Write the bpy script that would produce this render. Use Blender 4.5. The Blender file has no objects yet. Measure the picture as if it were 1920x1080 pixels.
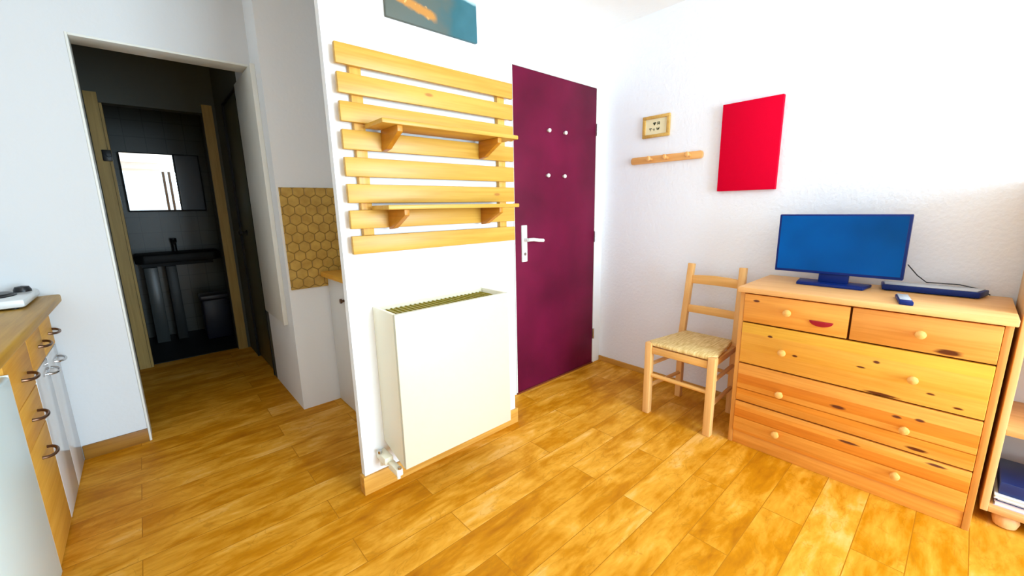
import bpy, bmesh, math, random
from mathutils import Vector, Matrix
random.seed(7)
S = bpy.context.scene
C = S.collection

# ------------------------------------------------------------------ camera
YAW, PITCH, ROLL = math.radians(41.7466), math.radians(11.1997), math.radians(-1.1628)
fw = Vector((math.sin(YAW)*math.cos(PITCH), math.cos(YAW)*math.cos(PITCH), -math.sin(PITCH)))
rt = Vector((math.cos(YAW), -math.sin(YAW), 0))
up = rt.cross(fw)
r2 = math.cos(ROLL)*rt + math.sin(ROLL)*up
u2 = -math.sin(ROLL)*rt + math.cos(ROLL)*up
cd = bpy.data.cameras.new('camera')
cd.sensor_width = 36; cd.lens = 766.2146*36/1920; cd.clip_start = 0.02
cam = bpy.data.objects.new('camera', cd); C.objects.link(cam)
M = Matrix((r2, u2, -fw)).transposed().to_4x4()
M.translation = (0, 0, 1.2286)
cam.matrix_world = M
S.camera = cam

# ------------------------------------------------------------------ light and exposure
W = bpy.data.worlds.new('daylight'); S.world = W; W.use_nodes = True
bgn = W.node_tree.nodes['Background']
bgn.inputs[0].default_value = (0.66, 0.86, 1, 1); bgn.inputs[1].default_value = 1.8
ld = bpy.data.lights.new('window_daylight', 'AREA')
ld.shape = 'RECTANGLE'; ld.size = 1.6; ld.size_y = 2.1; ld.energy = 205; ld.color = (0.65, 0.85, 1.0)
lo = bpy.data.objects.new('window_daylight', ld); C.objects.link(lo)
lo.location = (1.60, -2.78, 1.25); lo.rotation_euler = (math.radians(90), 0, 0)   # shines along +Y through the glazing
S.view_settings.view_transform = 'Standard'; S.view_settings.look = 'None'
S.view_settings.exposure = 0.52; S.view_settings.gamma = 1
S.view_settings.use_curve_mapping = False
S.cycles.max_bounces = 10; S.cycles.diffuse_bounces = 6; S.cycles.glossy_bounces = 5
S.cycles.use_denoising = True
S.cycles.sample_clamp_indirect = 8.0
S.cycles.caustics_reflective = False; S.cycles.caustics_refractive = False

# ------------------------------------------------------------------ materials
def mat(name, col, rough=0.5, spec=0.4, metal=0.0, bump=0.0, bscale=60.0, var=0.0, vscale=4.0):
    m = bpy.data.materials.new(name); m.use_nodes = True
    nt = m.node_tree; b = nt.nodes['Principled BSDF']
    b.inputs['Base Color'].default_value = (*col, 1)
    b.inputs['Roughness'].default_value = rough
    b.inputs['Specular IOR Level'].default_value = spec
    b.inputs['Metallic'].default_value = metal
    tc = nt.nodes.new('ShaderNodeTexCoord')
    if bump:
        n = nt.nodes.new('ShaderNodeTexNoise'); n.inputs['Scale'].default_value = bscale; n.inputs['Detail'].default_value = 4
        nt.links.new(tc.outputs['Object'], n.inputs['Vector'])
        bp = nt.nodes.new('ShaderNodeBump'); bp.inputs['Strength'].default_value = bump; bp.inputs['Distance'].default_value = 0.01
        nt.links.new(n.outputs['Fac'], bp.inputs['Height']); nt.links.new(bp.outputs['Normal'], b.inputs['Normal'])
    if var:
        n = nt.nodes.new('ShaderNodeTexNoise'); n.inputs['Scale'].default_value = vscale; n.inputs['Detail'].default_value = 3
        nt.links.new(tc.outputs['Object'], n.inputs['Vector'])
        r = nt.nodes.new('ShaderNodeValToRGB')
        r.color_ramp.elements[0].position = 0.3; r.color_ramp.elements[1].position = 0.7
        r.color_ramp.elements[0].color = (*[max(0, c*(1-var)) for c in col], 1)
        r.color_ramp.elements[1].color = (*[min(1, c*(1+var)) for c in col], 1)
        nt.links.new(n.outputs['Fac'], r.inputs['Fac']); nt.links.new(r.outputs['Color'], b.inputs['Base Color'])
    return m

def wood(name, lo_, hi_, axis=0, rough=0.42, along=1.6, across=22.0, knots=0.0, knotlist=None, knotcol=(0.11, 0.022, 0.006), spec=0.35, rnd=True, stripes=None):
    """grain runs along the given object axis"""
    m = bpy.data.materials.new(name); m.use_nodes = True
    nt = m.node_tree; L = nt.links; N = nt.nodes; b = N['Principled BSDF']
    b.inputs['Roughness'].default_value = rough; b.inputs['Specular IOR Level'].default_value = spec
    tc = N.new('ShaderNodeTexCoord'); src = tc.outputs['Object']
    if rnd:
        oi = N.new('ShaderNodeObjectInfo'); mu = N.new('ShaderNodeMath'); mu.operation = 'MULTIPLY'; mu.inputs[1].default_value = 17.0
        L.new(oi.outputs['Random'], mu.inputs[0])
        ad = N.new('ShaderNodeVectorMath'); ad.operation = 'ADD'
        L.new(src, ad.inputs[0]); L.new(mu.outputs[0], ad.inputs[1]); vec = ad.outputs[0]
    else: vec = src
    sc = [across]*3; sc[axis] = along
    mp = N.new('ShaderNodeMapping'); mp.inputs['Scale'].default_value = sc; L.new(vec, mp.inputs['Vector'])
    n1 = N.new('ShaderNodeTexNoise'); n1.inputs['Scale'].default_value = 1.0; n1.inputs['Detail'].default_value = 5; n1.inputs['Distortion'].default_value = 0.6
    L.new(mp.outputs[0], n1.inputs['Vector'])
    sc2 = [across*5]*3; sc2[axis] = along*2.5
    mp2 = N.new('ShaderNodeMapping'); mp2.inputs['Scale'].default_value = sc2; L.new(vec, mp2.inputs['Vector'])
    n2 = N.new('ShaderNodeTexNoise'); n2.inputs['Scale'].default_value = 1.0; n2.inputs['Detail'].default_value = 3
    L.new(mp2.outputs[0], n2.inputs['Vector'])
    mx = N.new('ShaderNodeMath'); mx.operation = 'MULTIPLY_ADD'; mx.inputs[1].default_value = 0.4; L.new(n2.outputs['Fac'], mx.inputs[0])
    ms = N.new('ShaderNodeMath'); ms.operation = 'MULTIPLY'; ms.inputs[1].default_value = 0.6; L.new(n1.outputs['Fac'], ms.inputs[0]); L.new(ms.outputs[0], mx.inputs[2])
    r = N.new('ShaderNodeValToRGB'); e = r.color_ramp.elements
    e[0].position = 0.36; e[0].color = (*lo_, 1); e[1].position = 0.62; e[1].color = (*hi_, 1)
    L.new(mx.outputs[0], r.inputs['Fac']); col = r.outputs['Color']
    def mixin(fac, color, col):
        q = N.new('ShaderNodeMix'); q.data_type = 'RGBA'
        L.new(fac, q.inputs[0]); L.new(col, q.inputs[6]); q.inputs[7].default_value = (*color, 1)
        return q.outputs[2]
    if stripes:                         # boards glued up from strips: (axis, [(edge, colour multiplier) ...])
        ax, tab, lo_v, hi_v = stripes
        sx = N.new('ShaderNodeSeparateXYZ'); L.new(src, sx.inputs[0])
        mr = N.new('ShaderNodeMapRange'); mr.inputs[1].default_value = lo_v; mr.inputs[2].default_value = hi_v
        L.new(sx.outputs[ax], mr.inputs[0])
        cr = N.new('ShaderNodeValToRGB'); cr.color_ramp.interpolation = 'CONSTANT'
        el = cr.color_ramp.elements
        el[0].position = 0; el[0].color = (*tab[0][1], 1)
        el.remove(el[1])
        for p_, c_ in tab[1:]:
            k = el.new((p_-lo_v)/(hi_v-lo_v)); k.color = (*c_, 1)
        L.new(mr.outputs[0], cr.inputs['Fac'])
        q = N.new('ShaderNodeMix'); q.data_type = 'RGBA'; q.blend_type = 'MULTIPLY'; q.inputs[0].default_value = 1
        L.new(col, q.inputs[6]); L.new(cr.outputs['Color'], q.inputs[7]); col = q.outputs[2]
    if knots:
        sk = [9.0]*3; sk[axis] = 3.2
        mk = N.new('ShaderNodeMapping'); mk.inputs['Scale'].default_value = sk; L.new(vec, mk.inputs['Vector'])
        v = N.new('ShaderNodeTexVoronoi'); v.inputs['Scale'].default_value = 1.0; L.new(mk.outputs[0], v.inputs['Vector'])
        kr = N.new('ShaderNodeValToRGB'); kr.color_ramp.elements[0].position = 0.07*knots; kr.color_ramp.elements[0].color = (1, 1, 1, 1)
        kr.color_ramp.elements[1].position = 0.14*knots; kr.color_ramp.elements[1].color = (0, 0, 0, 1)
        L.new(v.outputs['Distance'], kr.inputs['Fac']); col = mixin(kr.outputs['Color'], knotcol, col)
    for (ky, kz, ry, rz) in (knotlist or []):     # dark knots of this very board: y, z centre and radii
        mk = N.new('ShaderNodeMapping'); mk.inputs['Scale'].default_value = (0, 1/ry, 1/rz); mk.inputs['Location'].default_value = (0, -ky/ry, -kz/rz)
        L.new(src, mk.inputs['Vector'])
        ln = N.new('ShaderNodeVectorMath'); ln.operation = 'LENGTH'; L.new(mk.outputs[0], ln.inputs[0])
        wob = N.new('ShaderNodeMath'); wob.operation = 'ADD'; L.new(ln.outputs['Value'], wob.inputs[0])
        ws = N.new('ShaderNodeMath'); ws.operation = 'MULTIPLY'; ws.inputs[1].default_value = 0.9; L.new(n2.outputs['Fac'], ws.inputs[0]); L.new(ws.outputs[0], wob.inputs[1])
        kr = N.new('ShaderNodeMapRange'); kr.inputs[1].default_value = 1.7; kr.inputs[2].default_value = 1.15; L.new(wob.outputs[0], kr.inputs[0])
        col = mixin(kr.outputs[0], knotcol, col)
    L.new(col, b.inputs['Base Color'])
    bp = N.new('ShaderNodeBump'); bp.inputs['Strength'].default_value = 0.08; bp.inputs['Distance'].default_value = 0.004
    L.new(mx.outputs[0], bp.inputs['Height']); L.new(bp.outputs['Normal'], b.inputs['Normal'])
    return m

def floor_mat():
    m = bpy.data.materials.new('laminate_planks'); m.use_nodes = True
    nt = m.node_tree; L = nt.links; N = nt.nodes; b = N['Principled BSDF']
    b.inputs['Roughness'].default_value = 0.5; b.inputs['Specular IOR Level'].default_value = 0.12
    tc = N.new('ShaderNodeTexCoord')
    mp = N.new('ShaderNodeMapping'); mp.inputs['Location'].default_value = (0.17, -0.425+0.0, 0); L.new(tc.outputs['Object'], mp.inputs['Vector'])
    br = N.new('ShaderNodeTexBrick'); br.offset = 0.37; br.offset_frequency = 2
    br.inputs['Scale'].default_value = 1; br.inputs['Brick Width'].default_value = 0.95; br.inputs['Row Height'].default_value = 0.1425
    br.inputs['Mortar Size'].default_value = 0.0016; br.inputs['Mortar Smooth'].default_value = 0.2
    br.inputs['Color1'].default_value = (0, 0, 0, 1); br.inputs['Color2'].default_value = (1, 1, 1, 1); br.inputs['Mortar'].default_value = (0.5, 0.5, 0.5, 1)
    L.new(mp.outputs[0], br.inputs['Vector'])
    # long blotchy grain, shifted from plank to plank
    off = N.new('ShaderNodeVectorMath'); off.operation = 'MULTIPLY_ADD'; off.inputs[1].default_value = (7, 5, 3)
    L.new(br.outputs['Color'], off.inputs[0]); L.new(tc.outputs['Object'], off.inputs[2])
    m1 = N.new('ShaderNodeMapping'); m1.inputs['Scale'].default_value = (3.4, 8, 1); L.new(off.outputs[0], m1.inputs['Vector'])
    n1 = N.new('ShaderNodeTexNoise'); n1.inputs['Scale'].default_value = 1; n1.inputs['Detail'].default_value = 6; n1.inputs['Roughness'].default_value = 0.62; n1.inputs['Distortion'].default_value = 0.5
    L.new(m1.outputs[0], n1.inputs['Vector'])
    m2 = N.new('ShaderNodeMapping'); m2.inputs['Scale'].default_value = (9, 45, 1); L.new(off.outputs[0], m2.inputs['Vector'])
    n2 = N.new('ShaderNodeTexNoise'); n2.inputs['Scale'].default_value = 1; n2.inputs['Detail'].default_value = 4; L.new(m2.outputs[0], n2.inputs['Vector'])
    a = N.new('ShaderNodeMath'); a.operation = 'MULTIPLY'; a.inputs[1].default_value = 0.66; L.new(n1.outputs['Fac'], a.inputs[0])
    a2 = N.new('ShaderNodeMath'); a2.operation = 'MULTIPLY_ADD'; a2.inputs[1].default_value = 0.22; L.new(n2.outputs['Fac'], a2.inputs[0]); L.new(a.outputs[0], a2.inputs[2])
    a3 = N.new('ShaderNodeMath'); a3.operation = 'MULTIPLY_ADD'; a3.inputs[1].default_value = 0.085; L.new(br.outputs['Color'], a3.inputs[0]); L.new(a2.outputs[0], a3.inputs[2])
    a4 = N.new('ShaderNodeMath'); a4.operation = 'ADD'; a4.inputs[1].default_value = 0.022; L.new(a3.outputs[0], a4.inputs[0])
    r = N.new('ShaderNodeValToRGB'); e = r.color_ramp.elements
    e[0].position = 0.28; e[0].color = (0.34, 0.10, 0.001, 1)
    e[1].position = 0.72; e[1].color = (0.86, 0.50, 0.16, 1)
    k = e.new(0.44); k.color = (0.54, 0.205, 0.003, 1)
    k = e.new(0.56); k.color = (0.72, 0.335, 0.03, 1)
    L.new(a4.outputs[0], r.inputs['Fac'])
    # thin dark veins in the print
    m3 = N.new('ShaderNodeMapping'); m3.inputs['Scale'].default_value = (6, 13, 1); L.new(off.outputs[0], m3.inputs['Vector'])
    n3 = N.new('ShaderNodeTexNoise'); n3.inputs['Scale'].default_value = 1; n3.inputs['Detail'].default_value = 3; n3.inputs['Distortion'].default_value = 1.0; L.new(m3.outputs[0], n3.inputs['Vector'])
    v1 = N.new('ShaderNodeMath'); v1.operation = 'SUBTRACT'; v1.inputs[1].default_value = 0.56; L.new(n3.outputs['Fac'], v1.inputs[0])
    v2 = N.new('ShaderNodeMath'); v2.operation = 'ABSOLUTE'; L.new(v1.outputs[0], v2.inputs[0])
    v3 = N.new('ShaderNodeMapRange'); v3.inputs[1].default_value = 0.0; v3.inputs[2].default_value = 0.016; v3.inputs[3].default_value = 0.38; v3.inputs[4].default_value = 0.0; L.new(v2.outputs[0], v3.inputs[0])
    vm = N.new('ShaderNodeMix'); vm.data_type = 'RGBA'; L.new(v3.outputs[0], vm.inputs[0]); L.new(r.outputs['Color'], vm.inputs[6]); vm.inputs[7].default_value = (0.38, 0.15, 0.006, 1)
    mo = N.new('ShaderNodeMix'); mo.data_type = 'RGBA'; L.new(br.outputs['Fac'], mo.inputs[0])
    L.new(vm.outputs[2], mo.inputs[6]); mo.inputs[7].default_value = (0.40, 0.15, 0.006, 1)
    L.new(mo.outputs[2], b.inputs['Base Color'])
    bp = N.new('ShaderNodeBump'); bp.inputs['Strength'].default_value = 0.25; bp.inputs['Distance'].default_value = 0.002; bp.invert = True
    L.new(br.outputs['Fac'], bp.inputs['Height']); L.new(bp.outputs['Normal'], b.inputs['Normal'])
    return m

def tile_mat(name, tile, grout, size, plane, rough=0.3, spec=0.4):
    m = bpy.data.materials.new(name); m.use_nodes = True
    nt = m.node_tree; L = nt.links; N = nt.nodes; b = N['Principled BSDF']
    b.inputs['Roughness'].default_value = rough; b.inputs['Specular IOR Level'].default_value = spec
    tc = N.new('ShaderNodeTexCoord'); sx = N.new('ShaderNodeSeparateXYZ'); cx = N.new('ShaderNodeCombineXYZ')
    L.new(tc.outputs['Object'], sx.inputs[0]); L.new(sx.outputs[plane[0]], cx.inputs[0]); L.new(sx.outputs[plane[1]], cx.inputs[1])
    br = N.new('ShaderNodeTexBrick'); br.offset = 0; br.inputs['Scale'].default_value = 1
    br.inputs['Brick Width'].default_value = size; br.inputs['Row Height'].default_value = size; br.inputs['Mortar Size'].default_value = size*0.02
    br.inputs['Color1'].default_value = (*tile, 1); br.inputs['Color2'].default_value = (*[c*0.88 for c in tile], 1); br.inputs['Mortar'].default_value = (*grout, 1)
    L.new(cx.outputs[0], br.inputs['Vector']); L.new(br.outputs['Color'], b.inputs['Base Color'])
    return m

def hex_mat():
    """round-cornered hexagonal tiles: Voronoi over a staggered grid of points built with math nodes"""
    m = bpy.data.materials.new('hexagon_tiles'); m.use_nodes = True
    nt = m.node_tree; L = nt.links; N = nt.nodes; b = N['Principled BSDF']
    b.inputs['Roughness'].default_value = 0.35
    tc = N.new('ShaderNodeTexCoord'); sx = N.new('ShaderNodeSeparateXYZ'); L.new(tc.outputs['Object'], sx.inputs[0])
    P = 0.062
    def mth(op, a, bb=None):
        n = N.new('ShaderNodeMath'); n.operation = op
        for i, v in enumerate((a, bb)):
            if v is None: continue
            if isinstance(v, (int, float)): n.inputs[i].default_value = v
            else: L.new(v, n.inputs[i])
        return n.outputs[0]
    u = mth('DIVIDE', sx.outputs[0], P); v = mth('DIVIDE', sx.outputs[2], P)
    H = math.sqrt(3)
    def cell(du, dv):     # distance measure to nearest centre of a rectangular lattice 1 x sqrt3
        a = mth('SUBTRACT', mth('FRACT', mth('ADD', u, du)), 0.5)
        c = mth('MULTIPLY', mth('SUBTRACT', mth('FRACT', mth('ADD', mth('DIVIDE', v, H), dv)), 0.5), H)
        aa = mth('ABSOLUTE', a); cc = mth('ABSOLUTE', c)
        return mth('MAXIMUM', aa, mth('ADD', mth('MULTIPLY', aa, 0.5), mth('MULTIPLY', cc, H/2)))
    d = mth('MINIMUM', cell(10, 10), cell(10.5, 10.5))
    mr = N.new('ShaderNodeMapRange'); mr.inputs[1].default_value = 0.435; mr.inputs[2].default_value = 0.48; L.new(d, mr.inputs[0])
    n = N.new('ShaderNodeTexNoise'); n.inputs['Scale'].default_value = 22; L.new(tc.outputs['Object'], n.inputs['Vector'])
    r = N.new('ShaderNodeValToRGB'); r.color_ramp.elements[0].position = 0.3; r.color_ramp.elements[1].position = 0.7
    r.color_ramp.elements[0].color = (0.46, 0.27, 0.05, 1); r.color_ramp.elements[1].color = (0.62, 0.39, 0.085, 1); L.new(n.outputs['Fac'], r.inputs['Fac'])
    q = N.new('ShaderNodeMix'); q.data_type = 'RGBA'; L.new(mr.outputs[0], q.inputs[0]); L.new(r.outputs['Color'], q.inputs[6]); q.inputs[7].default_value = (0.26, 0.15, 0.02, 1)
    L.new(q.outputs[2], b.inputs['Base Color'])
    bp = N.new('ShaderNodeBump'); bp.invert = True; bp.inputs['Strength'].default_value = 0.5; bp.inputs['Distance'].default_value = 0.004
    L.new(mr.outputs[0], bp.inputs['Height']); L.new(bp.outputs['Normal'], b.inputs['Normal'])
    return m

def panorama_mat():
    """picture: teal mountainside with a glowing town, pale sky along the top right"""
    m = bpy.data.materials.new('panorama_print'); m.use_nodes = True
    nt = m.node_tree; L = nt.links; N = nt.nodes; b = N['Principled BSDF']
    b.inputs['Roughness'].default_value = 0.5; b.inputs['Specular IOR Level'].default_value = 0.2
    tc = N.new('ShaderNodeTexCoord'); sx = N.new('ShaderNodeSeparateXYZ'); L.new(tc.outputs['Object'], sx.inputs[0])
    def mth(op, a, bb=None, cc=None):
        n = N.new('ShaderNodeMath'); n.operation = op
        for i, v in enumerate((a, bb, cc)):
            if v is None: continue
            if isinstance(v, (int, float)): n.inputs[i].default_value = v
            else: L.new(v, n.inputs[i])
        return n.outputs[0]
    x, z = sx.outputs[0], sx.outputs[2]
    def noise(s, d=4):
        n = N.new('ShaderNodeTexNoise'); n.inputs['Scale'].default_value = s; n.inputs['Detail'].default_value = d; L.new(tc.outputs['Object'], n.inputs['Vector']); return n.outputs['Fac']
    n1, n2 = noise(9), noise(45)
    base = N.new('ShaderNodeValToRGB'); e = base.color_ramp.elements
    e[0].position = 0.0; e[0].color = (0.10, 0.115, 0.095, 1); e[1].position = 1; e[1].color = (0.045, 0.155, 0.20, 1)
    k = e.new(0.45); k.color = (0.085, 0.115, 0.105, 1); k = e.new(0.62); k.color = (0.028, 0.115, 0.14, 1)
    L.new(mth('ADD', mth('MULTIPLY', x, 1.9), mth('MULTIPLY', mth('SUBTRACT', n1, 0.5), 0.5)), base.inputs['Fac']); col = base.outputs['Color']
    def mix(f, c, col):
        q = N.new('ShaderNodeMix'); q.data_type = 'RGBA'; L.new(f, q.inputs[0]); L.new(col, q.inputs[6]); q.inputs[7].default_value = (*c, 1); return q.outputs[2]
    # glowing band running from the left edge down to x = 0.24
    dz = mth('ABSOLUTE', mth('SUBTRACT', z, mth('SUBTRACT', 0.092, mth('MULTIPLY', x, 0.20))))
    f = mth('SUBTRACT', 1.0, mth('DIVIDE', dz, mth('ADD', 0.012, mth('MULTIPLY', n2, 0.022))))
    mr = N.new('ShaderNodeMapRange'); mr.inputs[1].default_value = 0.235; mr.inputs[2].default_value = 0.20; L.new(x, mr.inputs[0])
    f = mth('MULTIPLY', mth('MAXIMUM', f, 0.0), mr.outputs[0]); f = mth('MINIMUM', mth('MULTIPLY', f, 2.0), 1.0)
    col = mix(f, (0.46, 0.21, 0.045), col)
    g = N.new('ShaderNodeMapRange'); g.inputs[1].default_value = 0.62; g.inputs[2].default_value = 0.70; L.new(n2, g.inputs[0])
    col = mix(mth('MULTIPLY', f, g.outputs[0]), (0.75, 0.48, 0.18), col)
    # sky
    sk = mth('SUBTRACT', z, mth('SUBTRACT', mth('ADD', 0.155, mth('MULTIPLY', n1, 0.03)), mth('MULTIPLY', x, 0.05)))
    mr2 = N.new('ShaderNodeMapRange'); mr2.inputs[1].default_value = 0; mr2.inputs[2].default_value = 0.018; L.new(sk, mr2.inputs[0])
    col = mix(mr2.outputs[0], (0.62, 0.88, 0.92), col)
    L.new(col, b.inputs['Base Color'])
    return m

DIMW = mat('white_plaster_dimmed', (0.66, 0.67, 0.68), 0.8, 0.1, bump=0.06, bscale=45)  # white plaster with weaker window light put into the colour
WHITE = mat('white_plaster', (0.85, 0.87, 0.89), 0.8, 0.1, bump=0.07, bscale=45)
ROUGHW = mat('rough_white_plaster', (0.85, 0.87, 0.92), 0.8, 0.1, bump=0.25, bscale=55)
CEIL = mat('ceiling_paint', (0.87, 0.86, 0.83), 0.8, 0.1, bump=0.15, bscale=40)
TRIMW = mat('white_gloss_paint', (0.74, 0.74, 0.69), 0.4, 0.3)
FLOOR = floor_mat()
SKIRT = wood('oak_skirting', (0.50, 0.22, 0.03), (0.68, 0.36, 0.07), 0, 0.45)
SKIRTY = wood('oak_skirting_side', (0.50, 0.22, 0.03), (0.68, 0.36, 0.07), 1, 0.45)
HALL = mat('hall_shade_grey', (0.10, 0.105, 0.09), 0.7, 0.15)  # passage shade put into the wall colour
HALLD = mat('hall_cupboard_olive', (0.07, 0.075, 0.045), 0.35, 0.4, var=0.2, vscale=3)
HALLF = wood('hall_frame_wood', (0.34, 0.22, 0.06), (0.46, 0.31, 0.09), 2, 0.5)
BLACKISH = mat('bathroom_shade_black', (0.012, 0.013, 0.014), 0.5, 0.2)  # near-black stands in for the deep shade of passage and bathroom
BATHT = tile_mat('bathroom_wall_tile', (0.075, 0.08, 0.068), (0.04, 0.042, 0.038), 0.15, (0, 2))  # tile and grout darkened to stand for bathroom shade
BATHD = mat('bathroom_shade_wall', (0.016, 0.016, 0.015), 0.6, 0.2)  # wall colour carries the shade of the unlit bathroom
HEX = hex_mat()
PANO = panorama_mat()
KWHITE = mat('kitchen_white_laminate', (0.70, 0.71, 0.72), 0.12, 0.5)
FRIDGE = mat('fridge_enamel_sky_tint', (0.74, 0.93, 0.98), 0.3, 0.5)  # white enamel, blue sky reflection painted into the colour
KWOODY = wood('beech_front', (0.66, 0.31, 0.035), (0.80, 0.44, 0.075), 1, 0.5, spec=0.15)
KTOP = wood('beech_worktop', (0.38, 0.20, 0.02), (0.54, 0.31, 0.045), 1, 0.4, spec=0.2)
METAL = mat('brushed_steel', (0.55, 0.55, 0.56), 0.25, 0.5, 1.0)
BRONZE = mat('dark_bronze', (0.16, 0.085, 0.05), 0.3, 0.5, 0.8)
BLACK = mat('black_plastic', (0.012, 0.012, 0.014), 0.4, 0.4)
SLAT = wood('varnished_pine_slat', (0.50, 0.265, 0.030), (0.61, 0.36, 0.062), 0, 0.38, knots=0.55, knotcol=(0.42, 0.17, 0.03))
SLATY = wood('shaded_pine_bracket', (0.42, 0.16, 0.010), (0.56, 0.24, 0.02), 1, 0.4)  # pine darkened, shade under the shelves put into the colour
SLATZ = wood('varnished_pine_batten', (0.60, 0.30, 0.045), (0.78, 0.44, 0.09), 2, 0.4)
CHAIRZ = wood('beech_chair_leg', (0.70, 0.36, 0.11), (0.80, 0.46, 0.17), 2, 0.4)
CHAIRX = wood('beech_chair_side_rail', (0.66, 0.33, 0.09), (0.78, 0.43, 0.15), 0, 0.4)
CHAIRY = wood('beech_chair_rail', (0.68, 0.35, 0.09), (0.80, 0.44, 0.14), 1, 0.4)
PINE = ((0.66, 0.24, 0.028), (0.80, 0.34, 0.055))
PINEX = wood('pine_end_grain_side', (0.55, 0.22, 0.04), (0.72, 0.34, 0.08), 2, 0.45)
PINETOP = wood('pine_top', (0.78, 0.40, 0.13), (0.88, 0.50, 0.19), 1, 0.4, knots=0.3)
UNITZ = wood('pale_pine_upright', (0.74, 0.42, 0.16), (0.84, 0.53, 0.25), 2, 0.45)
UNITY = wood('pale_pine_shelf', (0.70, 0.40, 0.15), (0.82, 0.50, 0.22), 1, 0.45)
UNITB = mat('unit_white_back', (0.70, 0.72, 0.76), 0.6, 0.2)
PLUM = mat('plum_door_paint', (0.125, 0.004, 0.028), 0.55, 0.12, var=0.35, vscale=2.2, bump=0.1, bscale=25)
PLUMD = mat('plum_door_edge', (0.16, 0.03, 0.012), 0.5, 0.25)
CREAM = mat('cream_metal', (0.82, 0.78, 0.62), 0.4, 0.35)
OLIVE = mat('heater_grille_olive', (0.30, 0.24, 0.02), 0.5, 0.3)
RED = mat('red_canvas', (0.66, 0.0, 0.024), 0.65, 0.05, bump=0.1, bscale=300)
REDL = mat('red_drawer_pull', (0.34, 0.004, 0.018), 0.4, 0.4)
IVORY = mat('ivory_card', (0.80, 0.72, 0.46), 0.6, 0.1)
INK = mat('dark_green_ink', (0.05, 0.06, 0.03), 0.6, 0.1)
FRAMEW = wood('gilt_wood_frame', (0.52, 0.29, 0.06), (0.66, 0.40, 0.10), 0, 0.4)
RACKW = wood('orange_beech_rack', (0.72, 0.34, 0.10), (0.82, 0.45, 0.16), 1, 0.4)
NAVY = mat('navy_tv_plastic', (0.003, 0.02, 0.16), 0.4, 0.2)
SCREEN = mat('tv_screen_blue_reflection', (0.0, 0.075, 0.30), 0.35, 0.08, var=0.35, vscale=2.5)  # switched-off screen, bluish reflection painted into its colour
GLARE = mat('pale_glare_plastic', (0.55, 0.60, 0.66), 0.25, 0.5)  # pale colour standing for glare on dark casings
CABLE = mat('dark_cable', (0.03, 0.04, 0.05), 0.5, 0.3)
PORC = mat('shaded_porcelain', (0.06, 0.07, 0.07), 0.3, 0.4)  # porcelain darkened, shade painted into the colour
MIRROR = mat('mirror_silver', (0.92, 0.92, 0.92), 0.0, 0.5, 1.0)
PAPER = mat('page_edges', (0.75, 0.75, 0.76), 0.7, 0.1)
BLUEB = mat('navy_cover', (0.01, 0.03, 0.16), 0.35, 0.4)
LILAC = mat('lilac_cover', (0.55, 0.45, 0.55), 0.5, 0.3)

def rush_mat():
    m = bpy.data.materials.new('woven_rush'); m.use_nodes = True
    nt = m.node_tree; L = nt.links; N = nt.nodes; b = N['Principled BSDF']; b.inputs['Roughness'].default_value = 0.7
    tc = N.new('ShaderNodeTexCoord')
    w = N.new('ShaderNodeTexNoise'); w.inputs['Scale'].default_value = 1; w.inputs['Detail'].default_value = 3
    mp = N.new('ShaderNodeMapping'); mp.inputs['Scale'].default_value = (14, 120, 20); L.new(tc.outputs['Object'], mp.inputs['Vector']); L.new(mp.outputs[0], w.inputs['Vector'])
    r = N.new('ShaderNodeValToRGB'); r.color_ramp.elements[0].position = 0.32; r.color_ramp.elements[1].position = 0.66
    r.color_ramp.elements[0].color = (0.60, 0.38, 0.11, 1); r.color_ramp.elements[1].color = (0.86, 0.66, 0.30, 1)
    L.new(w.outputs['Fac'], r.inputs['Fac']); L.new(r.outputs['Color'], b.inputs['Base Color'])
    bp = N.new('ShaderNodeBump'); bp.inputs['Strength'].default_value = 0.5; bp.inputs['Distance'].default_value = 0.004
    L.new(w.outputs['Fac'], bp.inputs['Height']); L.new(bp.outputs['Normal'], b.inputs['Normal'])
    return m
RUSH = rush_mat()

def glass_mat():
    m = bpy.data.materials.new('window_glass'); m.use_nodes = True
    nt = m.node_tree; N = nt.nodes; N.clear()
    o = N.new('ShaderNodeOutputMaterial'); t = N.new('ShaderNodeBsdfTransparent'); g = N.new('ShaderNodeBsdfGlossy'); mx = N.new('ShaderNodeMixShader')
    g.inputs['Roughness'].default_value = 0.02; mx.inputs[0].default_value = 0.06
    nt.links.new(t.outputs[0], mx.inputs[1]); nt.links.new(g.outputs[0], mx.inputs[2]); nt.links.new(mx.outputs[0], o.inputs[0])
    return m
GLASS = glass_mat()

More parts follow.
